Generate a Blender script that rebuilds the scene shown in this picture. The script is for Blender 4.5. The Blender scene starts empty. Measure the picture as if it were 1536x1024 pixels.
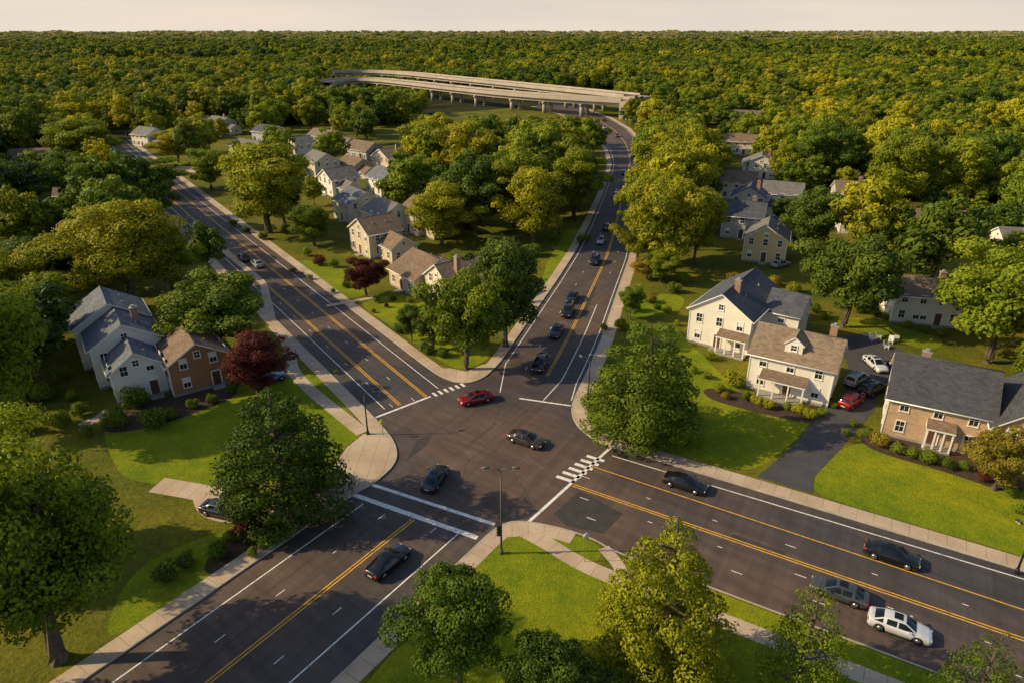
import bpy, math, random
import numpy as np
from mathutils import Vector, Matrix
from mathutils.geometry import tessellate_polygon
random.seed(7)
# ------------------------------------------------------------------ survey helpers
CH=45.0; TH=math.radians(24.47); FP=1024.0; CS=math.cos(TH); SN=math.sin(TH)
def G(u,v,z=0.0):
    xd=(u-768)/FP; yd=(v-512)/FP
    D=SN+yd*CS; F=CS-yd*SN; h=CH-z
    return (h*xd/D, h*F/D)
def PJ(x,y,z=0.0):
    h=CH-z; dep=y*CS+h*SN; up=y*SN-h*CS
    return (768+FP*x/dep, 512-FP*up/dep)
def HT(u,vb,vt):
    x,y=G(u,vb); k=(512-vt)/FP
    return CH-y*(SN-k*CS)/(CS+k*SN)
def PL(l): return [G(*p) for p in l]
sc=bpy.context.scene
root=sc.collection
# ------------------------------------------------------------------ materials
def newmat(name):
    m=bpy.data.materials.new(name); m.use_nodes=True
    nt=m.node_tree; b=nt.nodes['Principled BSDF']; return m,nt,b
def ramp(nt,fac,stops):
    r=nt.nodes.new('ShaderNodeValToRGB'); e=r.color_ramp.elements
    while len(e)<len(stops): e.new(0.5)
    for i,(p,c) in enumerate(stops):
        e[i].position=p; e[i].color=(*c,1)
    nt.links.new(fac,r.inputs[0]); return r.outputs[0]
def mixc(nt,fac,a,b,mode='MIX'):
    m=nt.nodes.new('ShaderNodeMix'); m.data_type='RGBA'; m.blend_type=mode
    for i,x in ((0,fac),(6,a),(7,b)):
        if isinstance(x,(int,float)): m.inputs[i].default_value=x
        elif isinstance(x,tuple): m.inputs[i].default_value=(*x,1)
        else: nt.links.new(x,m.inputs[i])
    return m.outputs[2]
def noise(nt,scale,detail=4,rough=.55,coord='Object',sv=None):
    tc=nt.nodes.new('ShaderNodeTexCoord'); n=nt.nodes.new('ShaderNodeTexNoise')
    n.inputs['Scale'].default_value=scale; n.inputs['Detail'].default_value=detail; n.inputs['Roughness'].default_value=rough
    if sv:
        mp=nt.nodes.new('ShaderNodeMapping'); mp.inputs['Scale'].default_value=sv[:3]
        r=nt.nodes.new('ShaderNodeVectorRotate'); r.rotation_type='Z_AXIS'; r.inputs['Angle'].default_value=sv[3]
        nt.links.new(tc.outputs[coord],r.inputs['Vector']); nt.links.new(r.outputs[0],mp.inputs[0]); nt.links.new(mp.outputs[0],n.inputs['Vector'])
    else: nt.links.new(tc.outputs[coord],n.inputs['Vector'])
    return n.outputs['Fac']
def bump(nt,b,h,s=.3,d=.02):
    bp=nt.nodes.new('ShaderNodeBump'); bp.inputs['Strength'].default_value=s; bp.inputs['Distance'].default_value=d
    nt.links.new(h,bp.inputs['Height']); nt.links.new(bp.outputs[0],b.inputs['Normal'])
def noisy(name,c1,c2,scale=1.0,rough=.85,fine=None,bs=.2):
    m,nt,b=newmat(name)
    f=noise(nt,scale,5)
    col=ramp(nt,f,[(.32,c1),(.68,c2)])
    if fine:
        g=noise(nt,fine,3)
        col=mixc(nt,.55,col,ramp(nt,g,[(.3,(.45,.45,.45)),(.7,(1,1,1))]),'MULTIPLY')
        bump(nt,b,g,bs,.05)
    nt.links.new(col,b.inputs['Base Color']); b.inputs['Roughness'].default_value=rough
    return m
def plain(name,c,rough=.6,metal=0,**k):
    m,nt,b=newmat(name); b.inputs['Base Color'].default_value=(*c,1)
    b.inputs['Roughness'].default_value=rough; b.inputs['Metallic'].default_value=metal
    for a,v in k.items(): b.inputs[a].default_value=v
    return m
M={}
m,nt,b=newmat('asphalt')
big=noise(nt,.026,3); mid=noise(nt,.3,6,.65); fin=noise(nt,9,2)
c=ramp(nt,big,[(.40,(.082,.074,.077)),(.56,(.155,.102,.078))])
c=mixc(nt,.6,c,ramp(nt,mid,[(.3,(.6,.6,.62)),(.7,(1.15,1.12,1.05))]),'MULTIPLY')
for ang,am in ((-math.radians(55),.5),(math.radians(30),.5),(-math.radians(33),.3)):
    st=noise(nt,1.0,5,.65,'Object',(1.1,.03,1,ang))
    c=mixc(nt,am,c,ramp(nt,st,[(.35,(.5,.5,.5)),(.65,(1.18,1.15,1.12))]),'MULTIPLY')
c=mixc(nt,.5,c,ramp(nt,fin,[(.3,(.6,.6,.6)),(.7,(1.15,1.15,1.15))]),'MULTIPLY')
nt.links.new(c,b.inputs['Base Color']); b.inputs['Roughness'].default_value=.7; bump(nt,b,fin,.3,.02); M['asphalt']=m
M['tar']=noisy('asphalt_patch',(.04,.038,.04),(.07,.058,.052),.8,.8,10)
M['drive']=noisy('driveway_asphalt',(.055,.054,.062),(.09,.084,.088),.4,.85,10)
def paintline(name,c):
    m,nt,b=newmat(name); f=noise(nt,2.2,6,.7)
    col=ramp(nt,f,[(.30,tuple(x*.35 for x in c)),(.50,c)]); nt.links.new(col,b.inputs['Base Color']); b.inputs['Roughness'].default_value=.6; return m
M['wline']=paintline('white_road_paint',(.82,.79,.74)); M['yline']=paintline('yellow_road_paint',(.80,.42,.025))
m,nt,b=newmat('sidewalk_concrete')
f=noise(nt,.25,4); g=noise(nt,6,3)
col=ramp(nt,f,[(.3,(.46,.33,.225)),(.7,(.64,.50,.36))])
col=mixc(nt,.4,col,ramp(nt,g,[(.3,(.6,.6,.6)),(.7,(1.1,1.1,1.1))]),'MULTIPLY')
uv=nt.nodes.new('ShaderNodeUVMap'); br=nt.nodes.new('ShaderNodeTexBrick'); br.offset=0
br.inputs['Scale'].default_value=1; br.inputs['Brick Width'].default_value=1.6; br.inputs['Row Height'].default_value=50; br.inputs['Mortar Size'].default_value=.03
br.inputs['Color1'].default_value=(1,1,1,1); br.inputs['Color2'].default_value=(.86,.86,.86,1); br.inputs['Mortar'].default_value=(.4,.4,.4,1)
nt.links.new(uv.outputs[0],br.inputs['Vector'])
col=mixc(nt,.8,col,br.outputs['Color'],'MULTIPLY'); nt.links.new(col,b.inputs['Base Color']); b.inputs['Roughness'].default_value=.85
M['walk']=m
M['kerb']=noisy('kerb_concrete',(.42,.36,.29),(.58,.50,.40),.5,.85,5)
M['conc']=noisy('bridge_concrete',(.40,.33,.26),(.52,.44,.36),.1,.8,2)
def grass(name,a,b2,scale,fine):
    m,nt,b=newmat(name)
    f=noise(nt,scale,6,.65); g=noise(nt,fine,4,.7); h=noise(nt,.07,3); k=noise(nt,1.3,4,.7)
    col=ramp(nt,f,[(.3,a),(.7,b2)])
    col=mixc(nt,.8,col,ramp(nt,g,[(.3,(.45,.5,.5)),(.68,(1.25,1.2,1))]),'MULTIPLY')
    col=mixc(nt,.5,col,ramp(nt,k,[(.3,(.6,.68,.6)),(.7,(1.2,1.15,1))]),'MULTIPLY')
    col=mixc(nt,.8,col,ramp(nt,h,[(.35,(.72,.86,.8)),(.65,(1.4,1.15,1.2))]),'MULTIPLY')
    nt.links.new(col,b.inputs['Base Color']); b.inputs['Roughness'].default_value=.95
    b.inputs['Specular IOR Level'].default_value=.15
    bump(nt,b,g,.9,.14); return m
M['lawn']=grass('lawn_grass',(.15,.225,.009),(.28,.31,.012),.35,6)
M['rough']=grass('rough_grass',(.085,.11,.012),(.20,.185,.018),.12,3)
M['floor']=grass('forest_floor',(.02,.028,.007),(.045,.045,.01),.05,1)
M['mulch']=noisy('mulch',(.045,.025,.014),(.09,.05,.03),1.5,.95,12)
def leafmat(name,d,l,tr=.33):
    m,nt,b=newmat(name)
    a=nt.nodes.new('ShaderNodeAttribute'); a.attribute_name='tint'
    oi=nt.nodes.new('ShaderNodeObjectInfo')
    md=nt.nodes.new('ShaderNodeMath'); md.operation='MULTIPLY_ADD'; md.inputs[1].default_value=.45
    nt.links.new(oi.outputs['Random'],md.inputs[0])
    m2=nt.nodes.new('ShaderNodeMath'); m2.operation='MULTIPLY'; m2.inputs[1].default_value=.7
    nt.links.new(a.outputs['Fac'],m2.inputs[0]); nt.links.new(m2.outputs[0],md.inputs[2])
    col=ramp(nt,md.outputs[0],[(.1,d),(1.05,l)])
    # stands of different species: slow variation with the tree's own position
    ln=nt.nodes.new('ShaderNodeTexNoise'); ln.inputs['Scale'].default_value=.009; ln.inputs['Detail'].default_value=3
    nt.links.new(oi.outputs['Location'],ln.inputs['Vector'])
    col=mixc(nt,1.0,col,ramp(nt,ln.outputs['Fac'],[(.36,(.62,.74,.85)),(.5,(1,1,1)),(.66,(1.3,1.12,.95))]),'MULTIPLY')
    nt.links.new(col,b.inputs['Base Color']); b.inputs['Roughness'].default_value=.6; b.inputs['Specular IOR Level'].default_value=.2
    t=nt.nodes.new('ShaderNodeBsdfTranslucent')
    tc=mixc(nt,1.0,col,(1.4,1.3,.5),'MULTIPLY'); nt.links.new(tc,t.inputs[0])
    ms=nt.nodes.new('ShaderNodeMixShader'); ms.inputs[0].default_value=tr
    nt.links.new(b.outputs[0],ms.inputs[1]); nt.links.new(t.outputs[0],ms.inputs[2])
    nt.links.new(ms.outputs[0],nt.nodes['Material Output'].inputs[0]); return m
LM={'green':leafmat('leaves_green',(.055,.10,.007),(.28,.33,.014),.28),
    'yg':leafmat('leaves_yellow_green',(.12,.15,.008),(.46,.43,.015),.28),
    'dark':leafmat('leaves_dark_green',(.028,.058,.007),(.15,.21,.013),.22),
    'red':leafmat('leaves_burgundy',(.075,.014,.013),(.20,.045,.028)),
    'ochre':leafmat('leaves_ochre',(.15,.12,.014),(.42,.33,.03)),
    'haze1':leafmat('leaves_hazed_green',(.13,.16,.05),(.34,.36,.10),.3),'haze2':leafmat('leaves_hazed_yellow_green',(.19,.20,.06),(.46,.43,.12),.3),  # aerial haze painted in as paler leaf colours for the distant bands
    'haze3':leafmat('leaves_hazed_farthest',(.26,.27,.16),(.46,.44,.25),.3)}  # outermost band, with the most haze mixed into its colour
M['bark']=noisy('bark',(.07,.05,.035),(.17,.13,.09),2,.95,9,.5)
# ------------------------------------------------------------------ mesh builder
class MB:
    def __init__(s): s.v=[];s.f=[];s.m=[];s.sm=[]
    def add(s,vs,fs,mi=0,smooth=False):
        o=len(s.v); s.v.extend([tuple(x) for x in vs])
        for i,f in enumerate(fs):
            s.f.append([o+k for k in f]); s.m.append(mi if isinstance(mi,int) else mi[i]); s.sm.append(smooth)
    def box(s,x0,x1,y0,y1,z0,z1,mi=0):
        if x1<x0:x0,x1=x1,x0
        if y1<y0:y0,y1=y1,y0
        v=[(x0,y0,z0),(x1,y0,z0),(x1,y1,z0),(x0,y1,z0),(x0,y0,z1),(x1,y0,z1),(x1,y1,z1),(x0,y1,z1)]
        s.add(v,[(0,3,2,1),(4,5,6,7),(0,1,5,4),(1,2,6,5),(2,3,7,6),(3,0,4,7)],mi)
    def tube(s,pts,rad,seg=8,mi=0,cap=True):
        pts=[Vector(p) for p in pts]; vs=[]; n=len(pts)
        for i,p in enumerate(pts):
            t=(pts[min(i+1,n-1)]-pts[max(i-1,0)]).normalized()
            a=t.cross(Vector((0,0,1)));
            if a.length<1e-3: a=t.cross(Vector((1,0,0)))
            a.normalize(); b=t.cross(a)
            for k in range(seg):
                th=2*math.pi*k/seg; vs.append(p+(a*math.cos(th)+b*math.sin(th))*rad[i])
        fs=[(i*seg+k,i*seg+(k+1)%seg,(i+1)*seg+(k+1)%seg,(i+1)*seg+k) for i in range(n-1) for k in range(seg)]
        if cap: fs+= [tuple(range(seg))[::-1],tuple(range((n-1)*seg,n*seg))]
        s.add(vs,fs,mi,True)
    def cyl(s,c,axis,r,w,seg=20,mi=0):
        a=Vector(axis).normalized(); c=Vector(c); s.tube([c-a*w/2,c+a*w/2],[r,r],seg,mi)
    def mesh(s,name,mats,uv=True):
        me=bpy.data.meshes.new(name); me.from_pydata(s.v,[],s.f)
        for x in mats: me.materials.append(x)
        me.polygons.foreach_set('material_index',s.m); me.polygons.foreach_set('use_smooth',s.sm)
        me.update()
        if uv:
            ul=me.uv_layers.new(name='UVMap').data
            for p in me.polygons:
                n=p.normal
                if abs(n.z)>.97: t=Vector((1,0,0)); w=Vector((0,1,0))
                else:
                    t=Vector((-n.y,n.x,0)).normalized(); w=n.cross(t)
                for li in p.loop_indices:
                    co=me.vertices[me.loops[li].vertex_index].co
                    ul[li].uv=(co.dot(t),co.dot(w))
        return me
    def obj(s,name,mats,parent=None,uv=True):
        return mkobj(name,s.mesh(name,mats,uv),parent)
def mkobj(name,me,parent=None,loc=None,rz=0,scale=None):
    o=bpy.data.objects.new(name,me); root.objects.link(o)
    if parent: o.parent=parent
    if loc: o.location=loc
    if rz: o.rotation_euler=(0,0,rz)
    if scale: o.scale=scale
    return o
def empty(name,loc,rz=0):
    o=mkobj(name,None,None,loc,rz); o.empty_display_size=.5; return o
def poly(name,pts,z,mat):
    mb=MB(); vs=[Vector((p[0],p[1],z)) for p in pts]
    tris=tessellate_polygon([vs]); fs=[]
    for t in tris:
        a,b2,c=[vs[i] for i in t]
        fs.append(t if (b2-a).cross(c-a).z>0 else t[::-1])
    mb.add(vs,fs,0)
    return mb.obj(name,[mat])
def smooth(pts,it=2,mx=1.3):
    for _ in range(it):
        o=[pts[0]]
        for i in range(len(pts)-1):
            a=Vector(pts[i]);b2=Vector(pts[i+1]); L=(b2-a).length; d=min(.25*L,mx); t=(b2-a)/L
            if i>0:o.append(tuple(a+t*d))
            if i<len(pts)-2:o.append(tuple(b2-t*d))
        o.append(pts[-1]); pts=o; mx*=.5
    return pts
def closed_smooth(pts,it=3):
    for _ in range(it):
        o=[];n=len(pts)
        for i in range(n):
            a=Vector(pts[i]);b2=Vector(pts[(i+1)%n]); L=(b2-a).length; d=min(.25*L,1.8); t=(b2-a)/L
            o+= [tuple(a+t*d),tuple(b2-t*d)]
        pts=o
    return pts
def offset(pts,d):
    out=[];n=len(pts)
    for i in range(n):
        a=Vector(pts[max(i-1,0)]);c=Vector(pts[min(i+1,n-1)]);p=Vector(pts[i])
        t=(c-a).normalized(); nn=Vector((-t.y,t.x)); out.append(tuple(p+nn*d))
    return out
def ribbon(mb,pts,d0,d1,z,mi=0):
    A=offset(pts,d0);B=offset(pts,d1)
    for i in range(len(pts)-1):
        mb.add([(*A[i],z),(*A[i+1],z),(*B[i+1],z),(*B[i],z)],[(0,1,2,3)],mi)
def ribbon_uv(name,pts,d0,d1,z,mat,skirt=None):
    A=offset(pts,d0);B=offset(pts,d1); me=bpy.data.meshes.new(name); vs=[];fs=[];uv=[];s=0
    for i in range(len(pts)-1):
        L=(Vector(pts[i+1])-Vector(pts[i])).length; o=len(vs)
        vs+=[(*A[i],z),(*A[i+1],z),(*B[i+1],z),(*B[i],z)]; fs.append((o,o+1,o+2,o+3)); uv+=[(s,.1),(s+L,.1),(s+L,1),(s,1)]
        if skirt is not None:
            o=len(vs); vs+=[(*A[i],skirt),(*A[i+1],skirt),(*A[i+1],z),(*A[i],z)]; fs.append((o,o+1,o+2,o+3)); uv+=[(s,.1),(s+L,.1),(s+L,1),(s,1)]
        s+=L
    me.from_pydata(vs,[],fs); l=me.uv_layers.new(name='UVMap').data
    for i,x in enumerate(uv): l[i].uv=x
    me.materials.append(mat); return mkobj(name,me)
# ------------------------------------------------------------------ ground and roads
R=24000
gm=MB(); gm.add([(-R,-R,-.06),(R,-R,-.06),(R,R,-.06),(-R,R,-.06)],[(0,1,2,3)]); gm.obj('ground',[M['floor']])
Wc=[(-400,1383),(-100,1176),(121,1024),(530,742),(558,727),(578,712),(592,697),(597,682),(592,662),(577,643),(558,622),(222,290),(141,210)]
Nc=[(191,210),(297,290),(640,551),(662,566),(684,574),(706,575),(724,568),(738,557),(752,542),(775,508),(805,465),(835,422),(862,380),(885,335),(903,295),(914,265),(918,245),(912,225),(897,203),(872,185),(840,171),(800,160)]
Ec=[(850,150),(882,165),(915,178),(940,193),(956,210),(963,228),(962,248),(957,275),(953,310),(950,350),(943,388),(930,425),(918,460),(903,505),(888,540),(872,575),(860,598),(856,616),(862,635),(880,653),(905,667),(940,677),(1100,725),(1536,857),(1900,967)]
Sc=[(1900,1195),(1536,1058),(1085,888),(920,826),(890,808),(850,794),(810,785),(780,781),(757,784),(738,795),(497,1024),(300,1211),(150,1353)]
Ww,Nw,Ew,Sw=[smooth(PL(x)) for x in (Wc,Nc,Ec,Sc)]
asp=offset(Ww,2)+offset(Nw,2)+offset(Ew,2)+offset(Sw,2)
poly('road',asp,0,M['asphalt'])
poly('west_verge_ground',Ww+[(-900,340),(-900,12)],.12,M['rough'])
poly('north_verge_ground',Nw,.12,M['rough'])
poly('east_verge_ground',Ew+[(900,60),(900,620)],.12,M['rough'])
poly('south_verge_ground',Sw,.12,M['rough'])
for c in (Ww,Nw,Ew,Sw):
    ribbon_uv('kerb',c,0,.2,.147,M['kerb'],-.01)
def sub(w,a,b2):
    a=Vector(G(*a));b2=Vector(G(*b2))
    i=min(range(len(w)),key=lambda k:(Vector(w[k])-a).length); j=min(range(len(w)),key=lambda k:(Vector(w[k])-b2).length)
    if i>j:i,j=j,i
    return w[i:j+1]
def dens(pts,st=4):
    o=[pts[0]]
    for i in range(len(pts)-1):
        a=Vector(pts[i]);b2=Vector(pts[i+1]);n=max(1,int((b2-a).length/st))
        for k in range(1,n+1): o.append(tuple(a.lerp(b2,k/n)))
    return o
SW='sidewalk'
ribbon_uv(SW,Ww,.2,1.9,.136,M['walk'])
ribbon_uv(SW,Nw,.2,1.7,.136,M['walk'])
ribbon_uv(SW,Ew,.2,2.0,.136,M['walk'])
si=min(range(len(Sw)),key=lambda k:(Vector(Sw[k])-Vector(G(850,794))).length)
ribbon_uv(SW,Sw[si-2:],.2,1.8,.136,M['walk'])
ribbon_uv(SW,smooth(PL([(770,790),(815,812),(862,842),(900,860),(1085,932),(1536,1108),(1800,1210)])),-.85,.85,.139,M['walk'])
ribbon_uv(SW,smooth(PL([(905,822),(930,850),(935,872)])),-.6,.6,.1375,M['walk'])
poly('plaza_pavement',PL([(528,738),(556,724),(574,710),(586,697),(590,683),(585,667),(572,650),(545,652),(520,672),(498,705),(470,745),(430,785),(455,790)]),.1405,M['walk'])
poly('plaza_pavement',PL([(752,792),(775,784),(800,786),(838,797),(800,800),(775,806),(735,808)]),.1425,M['walk'])
poly('plaza_pavement',PL([(648,553),(668,564),(700,571),(728,560),(742,545),(722,548),(700,558),(675,553)]),.1405,M['walk'])
ribbon_uv('garden_path',smooth(PL([(235,728),(290,737),(350,750),(400,770),(450,775)])),-1.3,1.3,.144,M['walk'])
ribbon_uv('garden_path',smooth(PL([(120,640),(150,628),(165,615)])),-.8,.8,.144,M['walk'])
ribbon_uv('garden_path',smooth(PL([(410,490),(430,510),(440,560),(470,590),(545,650)])),-.9,.9,.144,M['walk'])
ribbon_uv('garden_path',smooth(PL([(560,447),(520,455),(490,460)])),-.6,.6,.144,M['walk'])
ribbon_uv('garden_path',smooth(PL([(330,372),(395,425),(410,490)])),-.7,.7,.143,M['walk'])
poly('driveway',PL([(1135,716),(1218,741),(1222,715),(1262,672),(1312,615),(1318,590),(1350,575),(1390,545),(1300,500),(1255,505),(1275,560),(1262,592),(1222,628),(1195,665)]),.145,M['drive'])
poly('driveway',closed_smooth(PL([(285,740),(310,738),(390,755),(405,775),(370,788),(300,780)])),.1425,M['walk'])
poly('side_street',PL([(180,248),(330,252),(340,262),(190,258)]),.134,M['walk'])
LZ=[.1222]
def lawn(p,sm=True): poly('lawn',closed_smooth(PL(p)) if sm else PL(p),LZ[0],M['lawn']); LZ[0]+=.0009
lawn([(150,640),(225,600),(350,585),(430,560),(480,562),(550,650),(520,668),(490,705),(440,770),(300,735),(180,720)])
lawn([(870,590),(1000,480),(1060,540),(1120,600),(1225,620),(1195,660),(1130,712),(960,672),(885,645),(868,625)])
lawn([(940,470),(975,440),(1030,445),(1020,470),(950,478)])
lawn([(1225,745),(1215,720),(1260,672),(1320,660),(1440,690),(1536,740),(1700,800),(1700,895),(1536,835)])
lawn([(1205,485),(1290,475),(1420,510),(1400,530),(1300,498),(1240,490)])
lawn([(535,455),(600,440),(690,470),(740,530),(720,548),(690,556),(665,545)])
lawn([(440,390),(500,395),(560,440),(520,452)])
lawn([(745,800),(800,803),(860,845),(1000,905),(1100,940),(1380,1050),(1500,1200),(400,1200),(700,850)])
lawn([(812,799),(845,797),(885,812),(905,824),(893,850),(862,838)])
lawn([(1000,860),(1085,893),(1536,1062),(1536,1095),(1085,922),(960,875)],False)
lawn([(820,395),(850,345),(875,345),(835,412),(808,440)])
lawn([(240,242),(300,244),(285,250),(235,249)])
lawn([(200,850),(330,795),(370,805),(380,830),(200,945),(150,960)])
for p in ([(870,735),(935,770),(905,800),(850,788),(830,770)],[(610,690),(625,660),(648,650),(640,668)],[(690,880),(700,868),(560,985),(540,1000)],
          [(1100,800),(1180,828),(1172,836),(1090,808)],[(870,470),(890,430),(896,431),(878,471)]):
    poly('road_patch',PL(p),.004,M['tar'])
seams=MB()
for p in ([(600,650),(680,660),(790,700),(850,690),(905,670)],[(650,600),(700,640),(760,690),(800,760)],[(760,590),(740,640),(650,700),(575,740)],
          [(430,470),(560,600)],[(880,740),(1300,890),(1536,975)],[(380,900),(560,775)],[(800,600),(770,650),(700,690),(690,740)],[(640,640),(720,625),(830,640)],[(1000,740),(1500,905)],[(300,1000),(420,900),(500,850)]):
    pts=smooth(dens(PL(p),3)); pts=[(x+random.uniform(-.15,.15),y+random.uniform(-.15,.15)) for x,y in pts]
    ribbon(seams,pts,-.035,.035,.006)
seams.obj('road_tar_seam',[M['tar']])
mk=MB(); Z=.009
def line(px,w=.14,col=0,dbl=0,dash=None,world=False):
    pts=px if world else smooth(PL(px))
    segs=[]
    if dash:
        d=dens(pts,.5); acc=0; cur=[]
        per=dash[0]+dash[1]
        for i in range(len(d)):
            if acc%per<dash[0]: cur.append(d[i])
            else:
                if len(cur)>1: segs.append(cur)
                cur=[]
            if i<len(d)-1: acc+=(Vector(d[i+1])-Vector(d[i])).length
    else: segs=[pts]
    for s in segs:
        if dbl:
            ribbon(mk,s,-dbl/2-w/2,-dbl/2+w/2,Z,col); ribbon(mk,s,dbl/2-w/2,dbl/2+w/2,Z,col)
        else: ribbon(mk,s,-w/2,w/2,Z,col)
VB=(-25,46)
def tov(p,v,V=VB): t=(v-p[1])/(V[1]-p[1]); return (p[0]+(V[0]-p[0])*t,v)
VA=(1540,46)
line([(545,755),tov((545,755),1300,VA)]); line([(620,778),tov((620,778),1300,VA)],.13,1,.32); line([(687,800),tov((687,800),1300,VA)])
line([(578,770),tov((578,770),1200,VA)],.09,0,0,(1.2,5)); line([(655,790),tov((655,790),1200,VA)],.09,0,0,(1.2,5))
line([(918,683),(1900,977)]); line([(886,698),(1900,1035)],.13,1); line([(860,727),(1900,1083)],.13,1,.34)
line([(872,713),(1900,1058)],.09,0,0,(1.2,6)); line([(870,745),(1900,1112)],.09,0,0,(1.2,6)); line([(880,775),(1900,1150)],.09,0,0,(1.2,6))
for p,c,d in (((577,613),0,0),((600,607),1,.3),((641,596),1,.3),((657,582),0,0)):
    line([p,tov(p,212)],.13,c,d)
line([(589,610),tov((589,610),212)],.09,0,0,(1.5,6)); line([(622,601),tov((622,601),212)],.09,0,0,(1.5,6))
def between(t,n=60):
    A=dens(sub(Nw,(752,542),(840,171)),3);B=dens(sub(Ew,(872,575),(882,165)),3)
    def at(P,s):
        L=[0]
        for i in range(len(P)-1): L.append(L[-1]+(Vector(P[i+1])-Vector(P[i])).length)
        x=s*L[-1]
        for i in range(len(P)-1):
            if L[i+1]>=x: return Vector(P[i]).lerp(Vector(P[i+1]),(x-L[i])/(L[i+1]-L[i]))
        return Vector(P[-1])
    B=B[::-1]
    return [tuple(at(A,k/n).lerp(at(B,k/n),t)) for k in range(n+1)]
CA=between(.5)
line([G(750,588)]+between(.07),.13,0,world=True); line(between(.6),.13,1,.3,world=True); line([G(857,600)]+between(.95),.13,0,world=True)
line(between(.33),.1,0,0,(1.5,6),world=True); line([G(815,600)]+between(.78)[:6],.13,0,world=True); line(between(.78)[8:],.1,0,0,(1.5,6),world=True)
line([(558,726),(742,786)],.45); line([(530,741),(716,806)],.6)
line([(560,627),(646,594)],.35); line([(779,597),(856,608)],.3); line([(792,783),(920,667)],.35)
def ladder(a,b2,n,L,hd,w=.5):
    a=Vector(G(*a));b2=Vector(G(*b2)); h=Vector(hd).normalized()
    for k in range(n):
        c=a.lerp(b2,k/(n-1)); line([tuple(c-h*L/2),tuple(c+h*L/2)],w,0,world=True)
ladder((848,718),(893,687),6,2.2,(.862,-.506)); ladder((652,591),(694,577),6,1.1,(-.576,.817),.4)
mk.obj('road_markings',[M['wline'],M['yline']])
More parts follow.
